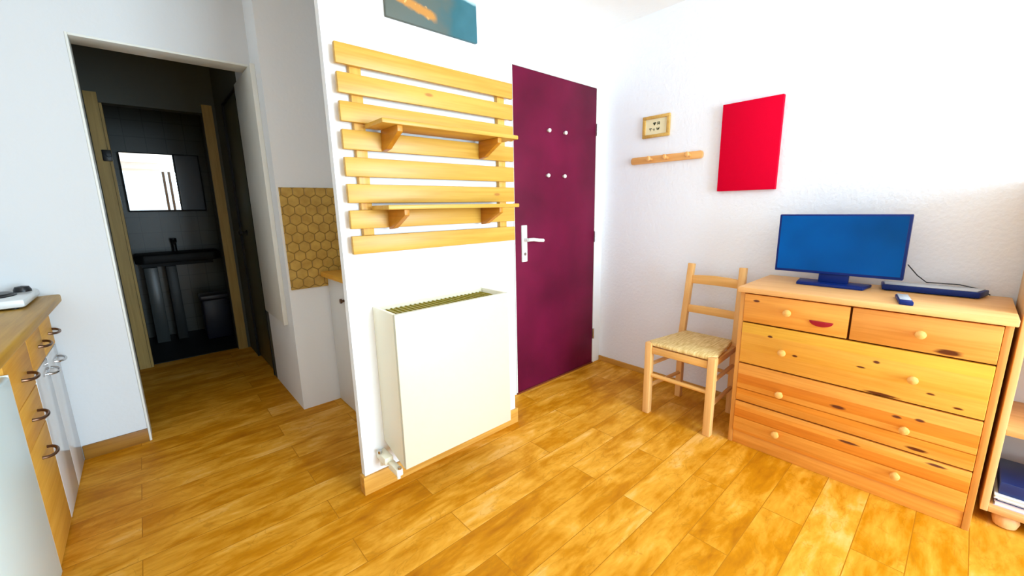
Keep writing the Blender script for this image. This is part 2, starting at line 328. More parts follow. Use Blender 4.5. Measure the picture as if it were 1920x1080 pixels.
# ------------------------------------------------------------------ mesh helpers (all coordinates in room metres)
class B:
    def __init__(s): s.bm = bmesh.new()
    def _merge(s, b):
        me = bpy.data.meshes.new('tmp'); b.to_mesh(me); b.free(); s.bm.from_mesh(me); bpy.data.meshes.remove(me)
    def box(s, x0, x1, y0, y1, z0, z1, bev=0.0, seg=2, rot=None):
        b = bmesh.new(); bmesh.ops.create_cube(b, size=1)
        c = Vector(((x0+x1)/2, (y0+y1)/2, (z0+z1)/2))
        bmesh.ops.scale(b, vec=(abs(x1-x0), abs(y1-y0), abs(z1-z0)), verts=b.verts)
        if bev: bmesh.ops.bevel(b, geom=b.edges[:], offset=bev, segments=seg, affect='EDGES', profile=0.5, clamp_overlap=True)
        if rot is not None: bmesh.ops.transform(b, matrix=rot, verts=b.verts)
        bmesh.ops.translate(b, vec=c, verts=b.verts); s._merge(b); return s
    def bar(s, p0, p1, w, d, bev=0.0, ref=(0, 1, 0)):
        """rectangular bar from p0 to p1; w across ref, d across the other way"""
        p0, p1 = Vector(p0), Vector(p1); t = (p1-p0); ln = t.length; t.normalize()
        a = Vector(ref); a = (a - t*a.dot(t)).normalized(); c = t.cross(a)
        b = bmesh.new(); bmesh.ops.create_cube(b, size=1); bmesh.ops.scale(b, vec=(w, d, ln), verts=b.verts)
        if bev: bmesh.ops.bevel(b, geom=b.edges[:], offset=bev, segments=2, affect='EDGES', profile=0.5, clamp_overlap=True)
        m = Matrix((a, c, t)).transposed().to_4x4(); m.translation = (p0+p1)/2
        bmesh.ops.transform(b, matrix=m, verts=b.verts); s._merge(b); return s
    def cyl(s, p0, p1, r, r1=None, seg=20):
        p0, p1 = Vector(p0), Vector(p1); t = p1-p0
        b = bmesh.new(); bmesh.ops.create_cone(b, cap_ends=True, segments=seg, radius1=r, radius2=r if r1 is None else r1, depth=t.length)
        m = t.to_track_quat('Z', 'Y').to_matrix().to_4x4(); m.translation = (p0+p1)/2
        bmesh.ops.transform(b, matrix=m, verts=b.verts); s._merge(b); return s
    def lathe(s, o, ax, prof, seg=24):
        """prof: list of (distance along ax, radius)"""
        o, ax = Vector(o), Vector(ax).normalized()
        a = ax.orthogonal().normalized(); c = ax.cross(a); b = bmesh.new(); rings = []
        for h, r in prof:
            rings.append([b.verts.new(o+ax*h+(a*math.cos(2*math.pi*i/seg)+c*math.sin(2*math.pi*i/seg))*max(r, 1e-5)) for i in range(seg)])
        for q, w in zip(rings, rings[1:]):
            for i in range(seg): b.faces.new((q[i], q[(i+1) % seg], w[(i+1) % seg], w[i]))
        b.faces.new(rings[0][::-1]); b.faces.new(rings[-1])
        bmesh.ops.recalc_face_normals(b, faces=b.faces); s._merge(b); return s
    def tube(s, pts, r, seg=10):
        pts = [Vector(p) for p in pts]; b = bmesh.new(); rings = []; a = None
        for i, p in enumerate(pts):
            t = (pts[min(i+1, len(pts)-1)]-pts[max(i-1, 0)]).normalized()
            if a is None: a = t.orthogonal().normalized()
            a = (a-t*a.dot(t)).normalized(); c = t.cross(a)
            rings.append([b.verts.new(p+(a*math.cos(2*math.pi*k/seg)+c*math.sin(2*math.pi*k/seg))*r) for k in range(seg)])
        for q, w in zip(rings, rings[1:]):
            for k in range(seg): b.faces.new((q[k], q[(k+1) % seg], w[(k+1) % seg], w[k]))
        b.faces.new(rings[0][::-1]); b.faces.new(rings[-1])
        bmesh.ops.recalc_face_normals(b, faces=b.faces); s._merge(b); return s
    def prism(s, poly, axis, a0, a1, bev=0.0):
        """poly in the two remaining axes (in x,y,z order), extruded along axis from a0 to a1"""
        b = bmesh.new()
        def P(u, v, w): return {0: (w, u, v), 1: (u, w, v), 2: (u, v, w)}[axis]
        lo_v = [b.verts.new(P(u, v, a0)) for u, v in poly]; hi_v = [b.verts.new(P(u, v, a1)) for u, v in poly]; n = len(poly)
        b.faces.new(lo_v[::-1]); b.faces.new(hi_v)
        for i in range(n): b.faces.new((lo_v[i], lo_v[(i+1) % n], hi_v[(i+1) % n], hi_v[i]))
        bmesh.ops.recalc_face_normals(b, faces=b.faces)
        if bev: bmesh.ops.bevel(b, geom=b.edges[:], offset=bev, segments=2, affect='EDGES', profile=0.5, clamp_overlap=True)
        s._merge(b); return s
    def obj(s, name, m, parent=None, origin=None):
        org = Vector((0, 0, 0))
        if parent is not None:
            q = parent
            while q.parent: q = q.parent
            org = q.location.copy()
        elif origin is not None: org = Vector(origin)
        bmesh.ops.translate(s.bm, vec=-org, verts=s.bm.verts)
        me = bpy.data.meshes.new(name); s.bm.to_mesh(me); s.bm.free()
        me.materials.append(m)
        for p in me.polygons: p.use_smooth = True
        me.set_sharp_from_angle(angle=math.radians(32))
        o = bpy.data.objects.new(name, me); C.objects.link(o)
        if parent is not None: o.parent = parent
        else: o.location = org
        return o

def tag(o, label, cat, group=None, kind=None):
    o['label'] = label; o['category'] = cat
    if group: o['group'] = group
    if kind: o['kind'] = kind
    return o
def thing(name, label, cat, loc, group=None, kind=None):
    o = bpy.data.objects.new(name, None); C.objects.link(o); o.location = loc; o.empty_display_size = 0.1
    return tag(o, label, cat, group, kind)
def struct(name, b, m, label, cat, origin=None):
    return tag(b.obj(name, m, None, origin), label, cat, None, 'structure')

# ------------------------------------------------------------------ the room
CZ = 2.42
struct('floor', B().box(-1.2, 2.75, -2.8, 5.6, -0.06, 0), FLOOR, 'golden oak laminate plank floor running through room and passage', 'floor')
struct('ceiling', B().box(-1.2, 2.75, -2.8, 5.6, CZ, CZ+0.08), CEIL, 'off-white ceiling over the whole room', 'ceiling')
struct('wall_right', B().box(2.612, 2.75, -2.7, 2.0, 0, CZ), ROUGHW, 'white rough plaster wall behind the chest and chair', 'wall')
struct('wall_left', B().box(-1.2, -1.0, -2.7, 2.89, 0, CZ), WHITE, 'white wall behind the left kitchen units', 'wall')
# slat wall: thin partition with a return beside the entrance door
struct('wall_partition', B().box(0.572, 1.46, 1.63, 1.665, 0, CZ), WHITE, 'white partition wall carrying slat rack and heater', 'wall')
struct('wall_return', B().box(1.435, 1.46, 1.665, 1.95, 0, CZ), WHITE, 'white return wall joining partition and entrance wall', 'wall')
struct('wall_entrance', B().box(1.46, 1.705, 1.884, 1.99, 0, CZ).box(2.517, 2.612, 1.884, 1.99, 0, CZ).box(1.705, 2.517, 1.884, 1.99, 2.036, CZ),
       WHITE, 'white recessed wall around the plum entrance door', 'wall')
struct('wall_entrance_rear', B().box(1.46, 2.75, 1.99, 2.06, 0, CZ), HALL, 'dark wall closing off behind the entrance door', 'wall')
struct('wall_doorway', B().box(-1.2, -0.134, 2.89, 3.03, 0, CZ), DIMW, 'white wall left of the open doorway to the dark passage', 'wall')
struct('wall_lintel', B().box(-0.134, 0.60, 2.89, 3.03, 2.057, CZ), DIMW, 'white wall above the open doorway to the dark passage', 'wall')
struct('wall_niche', B().box(0.60, 1.7, 2.667, 3.34, 0, CZ), WHITE, 'white wall block between kitchenette niche and passage', 'wall')
struct('wall_kitchenette', B().box(1.44, 1.7, 1.95, 2.667, 0, CZ), WHITE, 'white wall at the back of the kitchenette niche', 'wall')
# window wall behind the viewer: wide balcony glazing
wx0, wx1, wz0, wz1, wy = -0.25, 2.52, 0.12, 2.28, -2.6
struct('wall_window', B().box(-1.2, wx0, -2.7, wy, 0, CZ).box(wx1, 2.75, -2.7, wy, 0, CZ).box(wx0, wx1, -2.7, wy, wz1, CZ).box(wx0, wx1, -2.7, wy, 0, wz0),
       WHITE, 'white wall around the wide balcony window', 'wall')
w1 = thing('window_1', 'wide balcony window with dark mullions facing the partition', 'window', (1.05, -2.65, wz0), kind='structure')
fb = B()
for x in (wx0+0.025, 0.58, 0.69, 1.58, wx1-0.025): fb.box(x-0.025, x+0.025, -2.675, -2.62, wz0, wz1, 0.004)
fr = fb.obj('window_frame', mat('dark_window_frame', (0.06, 0.035, 0.02), 0.4, 0.3), w1)
for z in (wz0+0.025, wz1-0.025): B().box(wx0, wx1, -2.672, -2.677, z-0.025, z+0.025).box(wx0, wx1, -2.6195, -2.612, z-0.025, z+0.025).obj('window_rail', TRIMW, w1)
for a, b_ in ((wx0+0.05, 0.555), (0.605, 0.665), (0.715, 1.555), (1.605, wx1-0.05)):
    B().box(a, b_, -2.651, -2.645, wz0+0.05, wz1-0.05).obj('pane', GLASS, w1)

# passage and bathroom beyond the doorway; their dark colours stand for shade
struct('wall_passage_left', B().box(-0.75, -0.62, 3.03, 4.35, 0, CZ), HALL, 'wall darkened for shade on the left side of the passage', 'wall')
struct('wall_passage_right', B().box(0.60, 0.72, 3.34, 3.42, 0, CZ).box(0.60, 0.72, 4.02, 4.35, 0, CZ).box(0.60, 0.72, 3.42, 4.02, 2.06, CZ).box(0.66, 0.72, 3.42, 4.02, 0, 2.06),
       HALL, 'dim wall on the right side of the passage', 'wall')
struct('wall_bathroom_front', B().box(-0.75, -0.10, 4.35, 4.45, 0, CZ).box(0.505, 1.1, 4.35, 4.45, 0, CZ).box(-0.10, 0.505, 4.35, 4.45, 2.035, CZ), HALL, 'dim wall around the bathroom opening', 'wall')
struct('wall_bathroom_back', B().box(-0.75, 1.1, 5.40, 5.5, 0, CZ), BATHT, 'shade-darkened square-tiled bathroom wall below the mirror', 'wall')
struct('wall_bathroom_left', B().box(-0.75, -0.45, 4.45, 5.40, 0, CZ), BATHD, 'left wall of the bathroom darkened for shade', 'wall')
struct('wall_bathroom_right', B().box(0.85, 1.1, 4.45, 5.40, 0, CZ), BATHD, 'right wall of the bathroom darkened for shade', 'wall')
struct('floor_bathroom', B().box(-0.45, 0.85, 4.40, 5.40, 0, 0.006), BLACKISH, 'tiled bathroom floor darkened for shade', 'floor')

# trim
struct('trim_1', B().box(-0.134, -0.124, 2.884, 3.03, 0, 2.057, 0.002), TRIMW, 'pale left jamb lining of the passage doorway', 'trim')
struct('trim_2', B().box(-0.124, 0.60, 2.886, 3.028, 2.045, 2.0565, 0.002), TRIMW, 'pale head lining across the top of passage doorway', 'trim')
struct('trim_3', B().box(-0.172, -0.102, 4.334, 4.352, 0, 2.10).box(-0.100, -0.085, 4.34, 4.45, 0, 2.03), HALLF, 'brown left casing of the bathroom opening', 'trim')
struct('trim_4', B().box(0.507, 0.577, 4.334, 4.352, 0, 2.10), HALLF, 'olive brown right casing of the bathroom opening', 'trim')
struct('trim_5', B().prism([(0.612, 0.768), (1.3, 0.768), (1.3, 1.365), (0.612, 1.365)], 1, 2.657, 2.668), HEX, 'ochre hexagonal tile splashback in the kitchenette niche', 'tiles')
struct('baseboard_partition', B().box(0.560, 1.472, 1.618, 1.6305, 0, 0.086, 0.002).box(1.46, 1.472, 1.63, 1.872, 0, 0.086, 0.002), SKIRT, 'golden wood skirting under the slat rack wall', 'skirting')
struct('baseboard_partition_end', B().box(0.560, 0.5725, 1.6305, 1.665, 0, 0.086, 0.002), SKIRTY, 'golden wood skirting wrapping the partition end', 'skirting')
struct('baseboard_left', B().box(-0.385, -0.134, 2.878, 2.8905, 0, 0.075, 0.002), wood('shaded_skirting', (0.22, 0.085, 0.008), (0.32, 0.14, 0.016), 0, 0.5), 'shade-darkened wood skirting between kitchen units and doorway', 'skirting')  # skirting colour lowered to stand for weaker light on this side
struct('baseboard_right', B().box(2.600, 2.6125, -0.2, 1.88, 0, 0.04, 0.002), SKIRTY, 'low wood skirting along the right wall', 'skirting')

# entrance door
d = thing('door_1', 'plum purple flush entrance door with white lever handle', 'door', (2.11, 1.884, 0), kind='structure')
leaf = B().box(1.712, 2.510, 1.879, 1.92, 0.012, 2.030, 0.002).obj('door_leaf', PLUM, d)
B().box(1.7055, 2.5165, 1.874, 1.978, 0.0005, 0.011).obj('threshold', PLUMD, d)
B().box(1.706, 1.711, 1.878, 1.978, 0.011, 2.035).box(2.511, 2.516, 1.878, 1.978, 0.011, 2.035).box(1.711, 2.511, 1.878, 1.978, 2.031, 2.0355).obj('door_frame', TRIMW, d)
for x, z in ((2.008, 1.70), (2.165, 1.70), (1.998, 1.424), (2.158, 1.424)):
    B().lathe((x, 1.880, z), (0, -1, 0), [(0, 0.008), (0.006, 0.008), (0.010, 0.011), (0.018, 0.013), (0.024, 0.010), (0.026, 0.0)], 16).obj('peg', TRIMW, d)
pl = B().box(1.762, 1.808, 1.870, 1.880, 0.885, 1.115, 0.003).obj('handle_plate', TRIMW, d)
B().cyl((1.785, 1.873, 1.025), (1.785, 1.832, 1.025), 0.011).tube([(1.780, 1.832, 1.026), (1.82, 1.826, 1.026), (1.87, 1.828, 1.018), (1.915, 1.834, 1.014)], 0.011, 12).obj('lever', TRIMW, pl)
B().cyl((1.785, 1.872, 0.935), (1.785, 1.866, 0.935), 0.010).obj('keyhole', METAL, pl)
for z in (1.755, 1.0, 0.245):
    B().cyl((2.5135, 1.872, z-0.04), (2.5135, 1.872, z+0.04), 0.007).obj('hinge', METAL, d)

# passage cupboard door on the right
d2 = thing('door_2', 'dim olive cupboard door with black knob in the passage', 'door', (0.6, 3.72, 0), kind='structure')
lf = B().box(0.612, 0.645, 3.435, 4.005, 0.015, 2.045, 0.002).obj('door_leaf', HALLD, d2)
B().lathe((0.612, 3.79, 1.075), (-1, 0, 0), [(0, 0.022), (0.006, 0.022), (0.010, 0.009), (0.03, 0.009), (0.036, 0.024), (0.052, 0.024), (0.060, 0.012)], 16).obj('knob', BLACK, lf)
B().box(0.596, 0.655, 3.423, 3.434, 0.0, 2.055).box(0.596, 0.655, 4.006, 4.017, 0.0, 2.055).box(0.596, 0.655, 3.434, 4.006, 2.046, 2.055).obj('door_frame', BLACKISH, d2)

# white panel on the passage wall
pn = thing('wall_panel', 'tall white panel on the wall right of the dark doorway, stopping above the floor', 'panel', (0.59, 3.05, 0.53))
B().box(0.580, 0.5995, 2.80, 3.32, 0.535, 2.042, 0.002).obj('panel', TRIMW, pn)
B().box(0.574, 0.5995, 2.785, 2.7995, 0.53, 2.04, 0.003).obj('edge_strip', TRIMW, pn)

# ------------------------------------------------------------------ bathroom things
mc = thing('mirror_cabinet', 'bathroom mirror reflecting the bright window at the end of passage', 'mirror', (0.13, 5.39, 1.26))
B().box(-0.062, 0.53, 5.30, 5.3995, 1.255, 1.80, 0.003).obj('cabinet', BLACK, mc)
B().box(-0.055, 0.322, 5.2955, 5.2995, 1.268, 1.79).obj('mirror_door', MIRROR, mc)
B().box(0.336, 0.52, 5.2955, 5.2995, 1.268, 1.79).obj('side_door', mat('smoked_door', (0.02, 0.02, 0.022), 0.25, 0.5), mc)
wb = thing('washbasin_vanity', 'washbasin darkened for shade on a paler pedestal cabinet below the bathroom mirror', 'washbasin', (0.22, 5.2, 0))
bb = B()
bb.prism([(-0.09, 5.3995), (-0.09, 5.05), (-0.03, 4.98), (0.50, 4.98), (0.56, 5.05), (0.56, 5.3995)], 2, 0.78, 0.86, 0.012)
bb.obj('basin', BLACKISH, wb)
B().box(-0.04, 0.06, 5.10, 5.398, 0.0065, 0.735, 0.004).obj('cabinet_door', PORC, wb)
B().box(0.12, 0.20, 5.12, 5.398, 0.0065, 0.735, 0.004).obj('cabinet_door', mat('shaded_panel', (0.035, 0.04, 0.04), 0.4, 0.3), wb)  # second door painted darker to stand for shade
B().box(-0.05, 0.5, 5.16, 5.398, 0.735, 0.785).obj('apron', BLACKISH, wb)
B().cyl((0.22, 5.33, 0.86), (0.22, 5.33, 0.95), 0.02).tube([(0.22, 5.33, 0.94), (0.22, 5.28, 0.965), (0.22, 5.22, 0.945)], 0.014).cyl((0.22, 5.33, 0.95), (0.22, 5.33, 0.99), 0.026).obj('tap', BLACK, wb)
bn = thing('laundry_bin', 'dark navy lidded bin on floor right of the washbasin', 'bin', (0.44, 4.98, 0.0065))
B().prism([(0.33, 4.86), (0.55, 4.86), (0.55, 5.08), (0.33, 5.08)], 2, 0.0065, 0.40, 0.02).obj('body', mat('bin_navy', (0.012, 0.014, 0.03), 0.4, 0.4), bn)
B().box(0.322, 0.558, 4.852, 5.088, 0.40, 0.445, 0.012).obj('lid', mat('bin_lid', (0.04, 0.045, 0.06), 0.3, 0.4), bn)
cl = thing('door_latch', 'small black latch on left casing of the bathroom opening', 'latch', (-0.115, 4.33, 1.66))
B().box(-0.135, -0.085, 4.318, 4.3335, 1.62, 1.70, 0.004).cyl((-0.10, 4.318, 1.66), (-0.10, 4.29, 1.66), 0.012).obj('latch_body', BLACK, cl)

# ------------------------------------------------------------------ slat rack on the partition
sr = thing('slat_rack', 'pine slatted wall rack with two small shelves above the heater', 'rack', (1.023, 1.63, 1.05))
for x in (0.675, 1.385): B().box(x-0.022, x+0.022, 1.607, 1.6295, 1.062, 1.815, 0.002).obj('upright', SLATZ, sr)
tops = [1.818 - i*0.0983 for i in range(8)]
for zt in tops:
    B().box(0.598, 1.446, 1.587, 1.6068, zt-0.071, zt, 0.003).obj('slat', SLAT, sr)
def shelf(zt, bx):
    sh = B().box(0.685, 1.340, 1.437, 1.5865, zt-0.017, zt, 0.003).obj('shelf', SLAT, sr)
    for x in bx:
        z = zt-0.0172
        B().prism([(1.4455, z), (1.4455, z-0.022), (1.545, z-0.072), (1.5865, z-0.078), (1.5865, z)], 0, x-0.0105, x+0.0105, 0.0015).obj('bracket', SLATY, sh)
shelf(1.548, (0.757, 1.235)); shelf(1.245, (0.762, 1.235))

# ------------------------------------------------------------------ heater below the rack
ht = thing('wall_heater', 'cream box heater cover open on top below the slat rack', 'heater', (0.96, 1.53, 0.17))
X0, X1, Y0, Y1, Z0, Z1 = 0.670, 1.252, 1.430, 1.6295, 0.170, 0.832
B().box(X0+0.0005, X1, Y0, Y0+0.016, Z0, Z1, 0.003).obj('front_panel', mat('cream_white_panel', (0.58, 0.56, 0.43), 0.4, 0.3), ht)
B().prism([(Y0+0.0165, Z0), (Y1, Z0+0.05), (Y1, Z1), (Y0+0.0165, Z1)], 0, X0, X0+0.014, 0.002).obj('side_panel', CREAM, ht)
B().prism([(Y0+0.0165, Z0), (Y1, Z0+0.05), (Y1, Z1), (Y0+0.0165, Z1)], 0, X1-0.014, X1, 0.002).obj('side_panel', CREAM, ht)
g = B()
g.box(X0+0.0145, X1-0.0145, Y0+0.0165, Y1-0.012, Z1-0.030, Z1-0.022)
for i in range(24):
    x = X0+0.03+i*0.0227
    g.box(x-0.002, x+0.002, Y0+0.018, Y1-0.014, Z1-0.022, Z1-0.017)
g.obj('grille', OLIVE, ht)
B().box(X0+0.0145, X1-0.0145, Y1-0.011, Y1, Z1-0.30, Z1-0.003).obj('back_strip', CREAM, ht)
B().box(X0+0.06, X1-0.06, Y0+0.05, Y1-0.02, Z0+0.04, Z1-0.08).obj('core', OLIVE, ht)
vb = B().box(0.628, 0.669, 1.54, 1.6295, 0.150, 0.185, 0.006).box(0.640, 0.669, 1.455, 1.5395, 0.135, 0.168, 0.006).obj('connection_box', CREAM, ht)
B().cyl((0.655, 1.475, 0.134), (0.655, 1.475, 0.118), 0.008).obj('pipe', CREAM, vb)
B().cyl((0.640, 1.60, 0.152), (0.640, 1.60, 0.125), 0.009).obj('pipe', CREAM, vb)
B().cyl((0.634, 1.60, 0.185), (0.634, 1.60, 0.198), 0.010).obj('screw', METAL, vb)
B().cyl((0.655, 1.46, 0.168), (0.655, 1.46, 0.176), 0.008).obj('screw', METAL, vb)

# ------------------------------------------------------------------ pictures and rack on walls
pp = thing('panorama_picture', 'teal mountain panorama with glowing town above the slat rack', 'picture', (0.819, 1.6295, 1.962))
B().box(0.819, 1.259, 1.613, 1.6295, 1.962, 2.150, 0.0015).obj('canvas', PANO, pp)
rc = thing('red_canvas', 'plain bright red canvas on the right wall above the television', 'picture', (2.6115, 0.89, 1.295))
B().box(2.584, 2.6115, 0.7405, 1.044, 1.296, 1.779, 0.002).obj('canvas', RED, rc)
fp = thing('framed_picture', 'small gold framed card with dark marks above the coat rack', 'picture', (2.6115, 1.467, 1.66))
y0, y1, z0, z1, wd = 1.372, 1.562, 1.660, 1.797, 0.020
B().box(2.594, 2.6115, y0, y1, z0, z0+wd, 0.003).box(2.594, 2.6115, y0, y1, z1-wd, z1, 0.003).box(2.594, 2.6115, y0, y0+wd, z0+wd, z1-wd, 0.003).box(2.594, 2.6115, y1-wd, y1, z0+wd, z1-wd, 0.003).obj('frame', FRAMEW, fp)
cd_ = B().box(2.602, 2.6075, y0+wd, y1-wd, z0+wd, z1-wd).obj('card', IVORY, fp)
mk = B()
X = 2.6015
def st(ya, za, yb, zb, w=0.0032): mk.bar((X, ya, za), (X, yb, zb), 0.0012, w, ref=(1, 0, 0))
# upper row: two marks; lower row: three marks (read left to right = decreasing y)
cy, cz = 1.478, 1.745
st(cy+.010, cz+.007, cy, cz-.008); st(cy-.010, cz+.007, cy, cz-.008); st(cy+.010, cz+.006, cy-.010, cz+.006, .006); st(cy, cz-.006, cy, cz+.006, .006)
cy = 1.450
st(cy+.009, cz+.008, cy-.009, cz+.008); st(cy+.008, cz, cy-.010, cz, .006); st(cy+.004, cz+.008, cy+.006, cz-.009); st(cy-.008, cz+.008, cy-.006, cz-.009)
cz = 1.712; cy = 1.505
st(cy+.010, cz+.006, cy-.008, cz+.006, .005); st(cy+.002, cz+.006, cy+.001, cz-.009)
cy = 1.482
st(cy+.008, cz+.001, cy-.006, cz+.002); st(cy-.004, cz+.002, cy-.001, cz-.010, .004)
cy = 1.452
st(cy+.010, cz+.008, cy+.006, cz-.007); st(cy-.010, cz+.010, cy-.004, cz-.006); st(cy+.008, cz-.002, cy-.008, cz+.001, .006); st(cy, cz+.010, cy, cz-.008)
mk.obj('marks', INK, cd_)
cr = thing('coat_rack', 'short wooden peg rail on the wall below the framed card', 'coat rack', (2.6115, 1.39, 1.50))
def stadium(c0, c1, zc, h, n=10):
    r = h/2; P = []
    for i in range(n+1): t = -math.pi/2+math.pi*i/n; P.append((c1-r+math.cos(t)*r*0.6, zc+math.sin(t)*r))
    for i in range(n+1): t = math.pi/2+math.pi*i/n; P.append((c0+r+math.cos(t)*r*0.6, zc+math.sin(t)*r))
    return P
B().prism(stadium(1.138, 1.650, 1.521, 0.046), 0, 2.594, 2.6115, 0.003).obj('board', RACKW, cr)
for y in (1.485, 1.373, 1.225):
    B().cyl((2.5945, y, 1.521), (2.560, y, 1.524), 0.009).lathe((2.562, y, 1.524), (-1, 0, 0.08), [(0, 0.009), (0.006, 0.015), (0.014, 0.016), (0.02, 0.011), (0.022, 0.0)], 16).obj('peg', RACKW, cr)

# ------------------------------------------------------------------ rush-seated chair
ch = thing('rush_chair', 'light wooden ladder-back chair with woven rush seat beside the chest', 'chair', (2.29, 0.98, 0))
for yc in (1.166, 0.808):
    B().bar((2.110, yc, 0.0), (2.110, yc-0.001, 0.442), 0.040, 0.040, 0.005).obj('leg', CHAIRZ, ch)
def back_post(yb, yt):
    b = B()
    b.bar((2.452, yb, 0.0), (2.452, yb, 0.44), 0.036, 0.036, 0.003)
    b.bar((2.452, yb, 0.425), (2.512, yt, 0.864), 0.036, 0.036, 0.004)
    b.obj('leg', CHAIRZ, ch)
back_post(1.137, 1.130); back_post(0.822, 0.834)
# seat: a thin cushion of woven rush around the rails
sb = B()
sb.prism([(2.096, 1.146), (2.128, 1.190-0.012), (2.462, 1.120), (2.462, 0.838), (2.128, 0.796), (2.096, 0.828)], 2, 0.424, 0.447, 0.008)
seat = sb.obj('seat', RUSH, ch)
B().box(2.097, 2.121, 0.829, 1.1455, 0.378, 0.418, 0.003).obj('seat_rail', CHAIRY, ch)
for ya, yb in ((1.166, 1.137), (0.808, 0.822)):
    B().bar((2.131, ya, 0.402), (2.434, yb, 0.402), 0.020, 0.034, 0.003).obj('seat_rail', CHAIRX, ch)
B().box(2.442, 2.462, 0.841, 1.118, 0.385, 0.42, 0.003).obj('seat_rail', CHAIRY, ch)
B().cyl((2.110, 1.146, 0.243), (2.110, 0.828, 0.243), 0.012).obj('stretcher', CHAIRY, ch)
B().cyl((2.452, 1.119, 0.245), (2.452, 0.840, 0.245), 0.011).obj('stretcher', CHAIRY, ch)
for ya, yb in ((1.166, 1.137), (0.808, 0.822)):
    for z in (0.30, 0.165):
        B().cyl((2.130, ya, z), (2.434, yb, z), 0.011).obj('stretcher', CHAIRX, ch)
def ladder(zc, h, rise, xo):
    n = 12; P = []
    y0_, y1_ = 0.846, 1.120
    for i in range(n+1): t = i/n; P.append((y0_+(y1_-y0_)*t, zc+h/2+rise*math.sin(math.pi*t)))
    for i in range(n, -1, -1): t = i/n; P.append((y0_+(y1_-y0_)*t, zc-h/2+rise*0.3*math.sin(math.pi*t)))
    B().prism(P, 0, xo-0.008, xo+0.008, 0.002).obj('back_slat', CHAIRY, ch)
ladder(0.768, 0.050, 0.008, 2.499); ladder(0.588, 0.045, 0.003, 2.474)

# ------------------------------------------------------------------ chest of drawers
ct = thing('chest_of_drawers', 'knotty pine chest of drawers under the television', 'chest', (2.37, 0.285, 0))
CX0, CX1, CY0, CY1 = 2.137, 2.597, -0.143, 0.714
lx, ly = 2.37, 0.285
K = lambda L_: [(y-ly, z, a, b) for y, z, a, b in L_]
B().box(CX0+0.006, CX1, CY1-0.020, CY1, 0, 0.800, 0.002).obj('side_panel', PINEX, ct)
B().box(CX0+0.006, CX1, CY0, CY0+0.020, 0, 0.800, 0.002).obj('side_panel', PINEX, ct)
B().box(CX0-0.010, CX1+0.003, CY0-0.008, CY1+0.010, 0.800, 0.826, 0.004).obj('top', PINETOP, ct)
B().box(CX1-0.008, CX1, CY0+0.0205, CY1-0.0205, 0.02, 0.798).obj('back_panel', PINEX, ct)
B().box(CX0+0.010, CX0+0.028, CY0+0.0205, CY1-0.0205, 0.0, 0.068, 0.002).obj('plinth', wood('pine_plinth', *PINE, 1, 0.42), ct)
B().box(CX0+0.030, CX1-0.010, CY0+0.0205, CY1-0.0205, 0.070, 0.798).obj('inner_carcass', mat('shadowy_inner_pine', (0.20, 0.06, 0.01), 0.7, 0.1), ct)
def front(y0, y1, z0, z1, knots, knobs, stripes=None, lohi=PINE):
    m = wood('pine_drawer_front', lohi[0], lohi[1], 1, 0.40, knotlist=K(knots), along=2.2, across=26, rnd=False, stripes=stripes)
    b = B().box(CX0, CX0+0.020, y0, y1, z0, z1, 0.0025)
    b.box(CX0+0.0205, CX0+0.029, y0+0.01, y1-0.01, z0+0.01, z1-0.01)
    dr = b.obj('drawer', m, ct)
    for ky, kz in knobs:
        B().lathe((CX0, ky, kz), (-1, 0, 0), [(0, 0.009), (0.008, 0.008), (0.013, 0.012), (0.020, 0.0165), (0.027, 0.0155), (0.031, 0.009), (0.032, 0.0)], 20).obj('knob', PINEK, dr)
    return dr
PINEK = wood('pine_knob', (0.74, 0.36, 0.08), (0.85, 0.47, 0.14), 0, 0.35)
one, warm, deep, pale = (1, 1, 1), (0.98, 0.86, 0.62), (0.86, 0.64, 0.32), (1, 1.0, 0.98)
ya, yb = CY0+0.0215, CY1-0.0215
d1 = front(0.290, yb, 0.657, 0.794, [(0.640, 0.765, 0.014, 0.006)], [(0.507, 0.732)])
pts = [(0.3815+0.043*math.cos(t), 0.714+0.024*math.sin(t)) for t in [math.pi+math.pi*i/16 for i in range(17)]]
B().prism(pts, 0, CX0-0.007, CX0-0.0005, 0.0015).obj('red_pull', REDL, d1)['label'] = 'dark red half-moon pull'
front(ya, 0.282, 0.657, 0.794, [(-0.005, 0.672, 0.034, 0.010)], [(0.074, 0.727)], None, ((0.68, 0.25, 0.035), (0.80, 0.34, 0.065)))
front(ya, yb, 0.446, 0.650, [(0.568, 0.603, 0.010, 0.005), (0.462, 0.534, 0.009, 0.005), (0.185, 0.582, 0.011, 0.006), (0.23, 0.548, 0.014, 0.004), (0.02, 0.50, 0.012, 0.004), (-0.055, 0.468, 0.014, 0.004), (0.16, 0.452, 0.05, 0.006)],
      [(0.510, 0.541), (0.073, 0.545)], (2, [(0.44, one), (0.515, (1.0, 1.02, 0.85)), (0.60, (0.98, 1.08, 0.62))], 0.44, 0.66), ((0.70, 0.30, 0.035), (0.80, 0.38, 0.06)))
front(ya, yb, 0.243, 0.439, [(0.285, 0.348, 0.026, 0.007), (0.10, 0.375, 0.014, 0.006), (0.035, 0.385, 0.014, 0.006), (0.03, 0.262, 0.030, 0.007)],
      [(0.502, 0.335), (0.072, 0.334)], (2, [(0.24, one), (0.278, warm), (0.305, (0.55, 0.36, 0.12)), (0.310, pale), (0.335, deep), (0.385, one), (0.42, pale)], 0.24, 0.44))
front(ya, yb, 0.072, 0.236, [(0.235, 0.200, 0.035, 0.006), (-0.03, 0.222, 0.03, 0.006)],
      [(0.500, 0.130), (0.075, 0.131)], (2, [(0.07, warm), (0.085, one), (0.150, (0.62, 0.40, 0.14)), (0.155, deep), (0.195, warm), (0.215, one)], 0.07, 0.24))

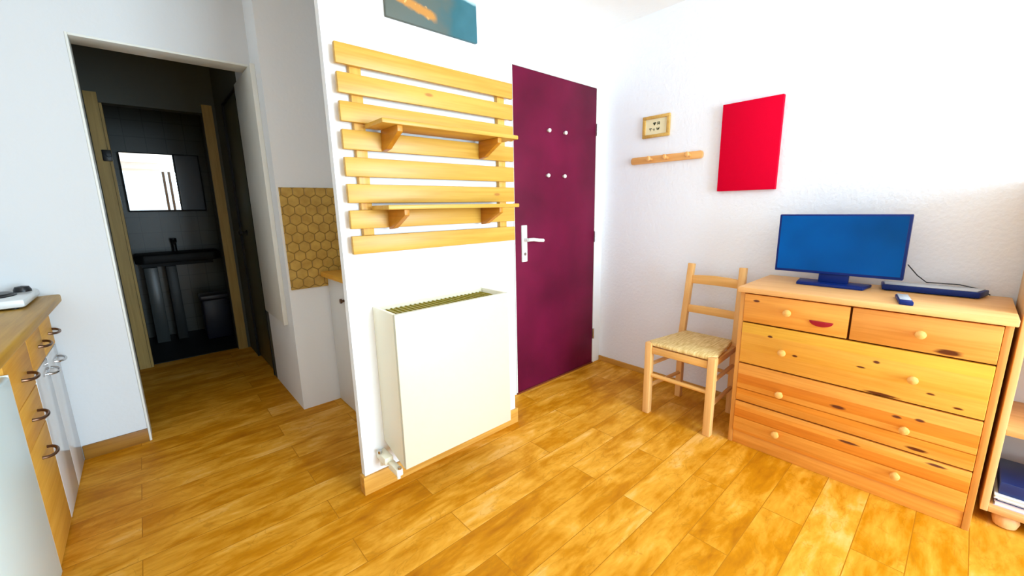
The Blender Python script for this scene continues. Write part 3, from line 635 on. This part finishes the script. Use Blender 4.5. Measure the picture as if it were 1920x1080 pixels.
# ------------------------------------------------------------------ television and small things on the chest
ZC = 0.8262
tv = thing('television', 'small dark blue flat television on the pine chest, reflection painted on its screen', 'television', (2.44, 0.41, ZC))
B().box(2.420, 2.452, 0.168, 0.656, 0.881, 1.165, 0.004).obj('bezel', NAVY, tv)
B().box(2.4185, 2.4205, 0.178, 0.646, 0.894, 1.157).obj('screen', SCREEN, tv)
B().box(2.4522, 2.472, 0.25, 0.57, 0.92, 1.10, 0.006).obj('rear_housing', BLACK, tv)
sn = B().box(2.435, 2.463, 0.355, 0.470, 0.838, 0.905, 0.004).obj('stand_neck', NAVY, tv)
B().prism([(2.375, 0.290), (2.375, 0.545), (2.50, 0.560), (2.50, 0.275)], 2, ZC, ZC+0.014, 0.003).obj('stand_base', NAVY, tv)
bx = thing('set_top_box', 'long flat navy box with glare painted on top right of the television', 'box', (2.51, 0.085, ZC))
B().prism([(2.465, -0.060), (2.455, 0.235), (2.555, 0.250), (2.568, -0.085)], 2, ZC+0.003, ZC+0.027, 0.004).obj('body', NAVY, bx)
B().prism([(2.472, -0.052), (2.464, 0.228), (2.550, 0.240), (2.560, -0.074)], 2, ZC+0.0272, ZC+0.031, 0.0012).obj('top_glare', GLARE, bx)  # pale sheet imitating glare on the box top
for x, y in ((2.475, -0.04), (2.465, 0.22), (2.54, 0.22), (2.545, -0.06)): B().cyl((x, y, ZC), (x, y, ZC+0.004), 0.008).obj('foot', BLACK, bx)
rm = thing('remote_control', 'small remote control with glare painted on top near the front of the chest', 'remote control', (2.22, 0.13, ZC))
B().prism([(2.150, 0.108), (2.150, 0.150), (2.30, 0.176), (2.30, 0.134)], 2, ZC, ZC+0.016, 0.004).obj('body', NAVY, rm)
B().prism([(2.178, 0.117), (2.178, 0.151), (2.295, 0.171), (2.295, 0.137)], 2, ZC+0.0162, ZC+0.019, 0.001).obj('keypad_glare', GLARE, rm)  # pale sheet imitating glare on the remote
cb = B().tube([(2.49, 0.165, 0.945), (2.495, 0.15, 0.925), (2.505, 0.13, 0.898), (2.53, 0.10, 0.868), (2.565, 0.06, 0.864), (2.585, 0.0, 0.862), (2.585, -0.06, 0.850), (2.58, -0.09, ZC+0.004)], 0.0022)
tag(cb.obj('cable', CABLE), 'thin dark cable curling behind the set-top box on the chest', 'cable')

# ------------------------------------------------------------------ shelf unit on the right edge
su = thing('shelf_unit', 'pale pine open shelf unit on round feet right of the chest', 'shelf', (2.42, -0.45, 0))
UX0, UX1, UY0, UY1, UT = 2.235, 2.600, -0.80, -0.163, 1.30
B().box(UX0, UX1, UY1-0.020, UY1, 0.058, UT, 0.002).obj('side_panel', UNITZ, su)
B().box(UX0, UX1, UY0, UY0+0.020, 0.058, UT, 0.002).obj('side_panel', UNITZ, su)
for z in (0.058, 0.375, 0.70, 1.0, UT-0.022):
    B().box(UX0+0.002, UX1-0.006, UY0+0.0205, UY1-0.0205, z, z+0.022, 0.002).obj('shelf_board', UNITY, su)
B().box(UX1-0.005, UX1, UY0+0.0205, UY1-0.0205, 0.058, UT).obj('back_panel', UNITB, su)
for x in (UX0+0.045, UX1-0.05):
    for y in (UY1-0.07, UY0+0.07):
        B().lathe((x, y, 0), (0, 0, 1), [(0, 0.018), (0.006, 0.030), (0.028, 0.036), (0.048, 0.030), (0.0578, 0.020)], 20).obj('foot', UNITZ, su)
def mag(z0, t, x0, y0, y1, cov, label):
    r = thing('magazine', label, 'magazine', (x0+0.11, (y0+y1)/2, z0), 'magazines on the bottom shelf')
    B().box(x0+0.003, x0+0.22, y0+0.003, y1-0.003, z0+0.0015, z0+t-0.0015).obj('pages', PAPER, r)
    B().box(x0, x0+0.222, y0, y1, z0, z0+0.0012).box(x0, x0+0.222, y0, y1, z0+t-0.0012, z0+t).box(x0+0.2185, x0+0.222, y0, y1, z0+0.0012, z0+t-0.0012).obj('cover', cov, r)
zz = 0.0803
mag(zz, 0.018, 2.262, -0.50, -0.195, LILAC, 'lilac magazine lowest in the stack on the bottom shelf'); zz += 0.0183
mag(zz, 0.012, 2.268, -0.51, -0.200, BLUEB, 'thin navy magazine second from bottom of the shelf stack'); zz += 0.0123
mag(zz, 0.014, 2.258, -0.49, -0.192, PAPER, 'white magazine in the middle of the shelf stack'); zz += 0.0143
bxx = thing('storage_box', 'dark blue box on top of the magazine stack in the shelf unit', 'box', (2.38, -0.35, zz))
B().box(2.275, 2.50, -0.50, -0.20, zz, zz+0.050, 0.004).obj('box_body', BLUEB, bxx)

# ------------------------------------------------------------------ left kitchen run
FX = -0.385
def bow(x, y, z, half, out, m, parent):
    P = []
    for i in range(13):
        t = math.pi*i/12; P.append((x+out*math.sin(t)**0.7, y-half*math.cos(t), z-0.006*math.sin(t)))
    return B().tube(P, 0.0055, 10).obj('handle', m, parent)
wt = thing('worktop', 'beech worktop over the left kitchen units', 'worktop', (-0.66, 2.1, 0.83))
B().box(-0.998, -0.335, 1.2, 2.8895, 0.825, 0.862, 0.008, 3).obj('top', KTOP, wt)
wc = thing('sink_base_cabinet', 'white base cabinet with beech drawer band next to the doorway wall', 'cabinet', (-0.69, 2.6, 0))
B().box(-0.99, FX-0.020, 2.325, 2.862, 0.004, 0.8245).obj('body', KWHITE, wc)
for a, b_, hy in ((2.327, 2.598, 2.585), (2.602, 2.862, 2.785)):
    dd = B().box(FX-0.0195, FX, a, b_, 0.006, 0.632, 0.002).obj('door', KWHITE, wc); bow(FX, hy, 0.575, 0.052, 0.030, METAL, dd)
for a, b_, hy in ((2.327, 2.598, 2.548), (2.602, 2.862, 2.80)):
    dd = B().box(FX-0.0195, FX, a, b_, 0.636, 0.8235, 0.002).obj('drawer', KWOODY, wc); bow(FX, hy, 0.705, 0.055, 0.030, BRONZE, dd)
dc = thing('drawer_cabinet', 'narrow beech drawer cabinet between white cabinet and fridge', 'cabinet', (-0.69, 2.14, 0))
B().box(-0.99, FX-0.020, 1.956, 2.3235, 0.004, 0.8245).obj('body', KWOODY, dc)
for z0, z1, hz in ((0.006, 0.448, 0.375), (0.452, 0.598, 0.523), (0.602, 0.8235, 0.672)):
    dd = B().box(FX-0.0195, FX, 1.958, 2.322, z0, z1, 0.002).obj('drawer', KWOODY, dc); bow(FX, 2.18, hz, 0.050, 0.032, BRONZE, dd)
fg = thing('fridge', 'white under-counter fridge tinted blue as painted sky reflection at the lower left corner', 'fridge', (-0.69, 1.65, 0))
B().box(-0.985, FX-0.030, 1.35, 1.945, 0.02, 0.81, 0.006).obj('body', FRIDGE, fg)
B().box(FX-0.0295, FX+0.012, 1.35, 1.945, 0.02, 0.745, 0.009, 3).obj('door', FRIDGE, fg)
B().box(FX-0.028, FX+0.010, 1.9455, 1.952, 0.02, 0.747, 0.001).obj('edge_trim', TRIMW, fg)
for y in (1.40, 1.90):
    for x in (-0.93, -0.47): B().cyl((x, y, 0), (x, y, 0.021), 0.018).obj('foot', BLACK, fg)
hp = thing('hotplate', 'white enamel two-ring hotplate on the beech worktop', 'hotplate', (-0.65, 2.7, 0.8622))
B().prism([(-0.93, 2.53), (-0.395, 2.53), (-0.395, 2.872), (-0.93, 2.872)], 2, 0.868, 0.902, 0.010).obj('body', mat('white_enamel', (0.74, 0.78, 0.80), 0.2, 0.5), hp)
for x in (-0.80, -0.53):
    pc = B().lathe((x, 2.70, 0.902), (0, 0, 1), [(0, 0.092), (0.004, 0.092), (0.006, 0.085), (0.012, 0.080), (0.014, 0.02)], 28).obj('ring', BLACK, hp)
B().lathe((-0.435, 2.80, 0.902), (0, 0, 1), [(0, 0.028), (0.008, 0.028), (0.022, 0.022), (0.026, 0.0)], 18).obj('knob', BLACK, hp)
for x in (-0.9, -0.43):
    for y in (2.56, 2.84): B().cyl((x, y, 0.8622), (x, y, 0.869), 0.012).obj('foot', BLACK, hp)

# ------------------------------------------------------------------ kitchenette behind the partition
kc = thing('niche_cabinet', 'white base cabinet standing in the niche behind the partition', 'cabinet', (1.1, 2.2, 0))
B().box(0.842, 1.43, 1.72, 2.655, 0.004, 0.829).obj('body', KWHITE, kc)
for a, b_, hy in ((1.722, 2.178, 1.80), (2.182, 2.653, 2.40)):
    dd = B().box(0.822, 0.8415, a, b_, 0.006, 0.826, 0.002).obj('door', mat('matt_white_front', (0.72, 0.72, 0.70), 0.4, 0.3), kc)
    B().lathe((0.822, hy, 0.71), (-1, 0, 0), [(0, 0.008), (0.010, 0.008), (0.014, 0.014), (0.024, 0.014), (0.026, 0.0)], 16).obj('knob', BRONZE, dd)
kt = thing('niche_worktop', 'small beech worktop edge in front of the hexagonal tiles', 'worktop', (1.1, 2.2, 0.83))
B().box(0.785, 1.432, 1.70, 2.6565, 0.830, 0.860, 0.004).obj('top', KWOODY, kt)
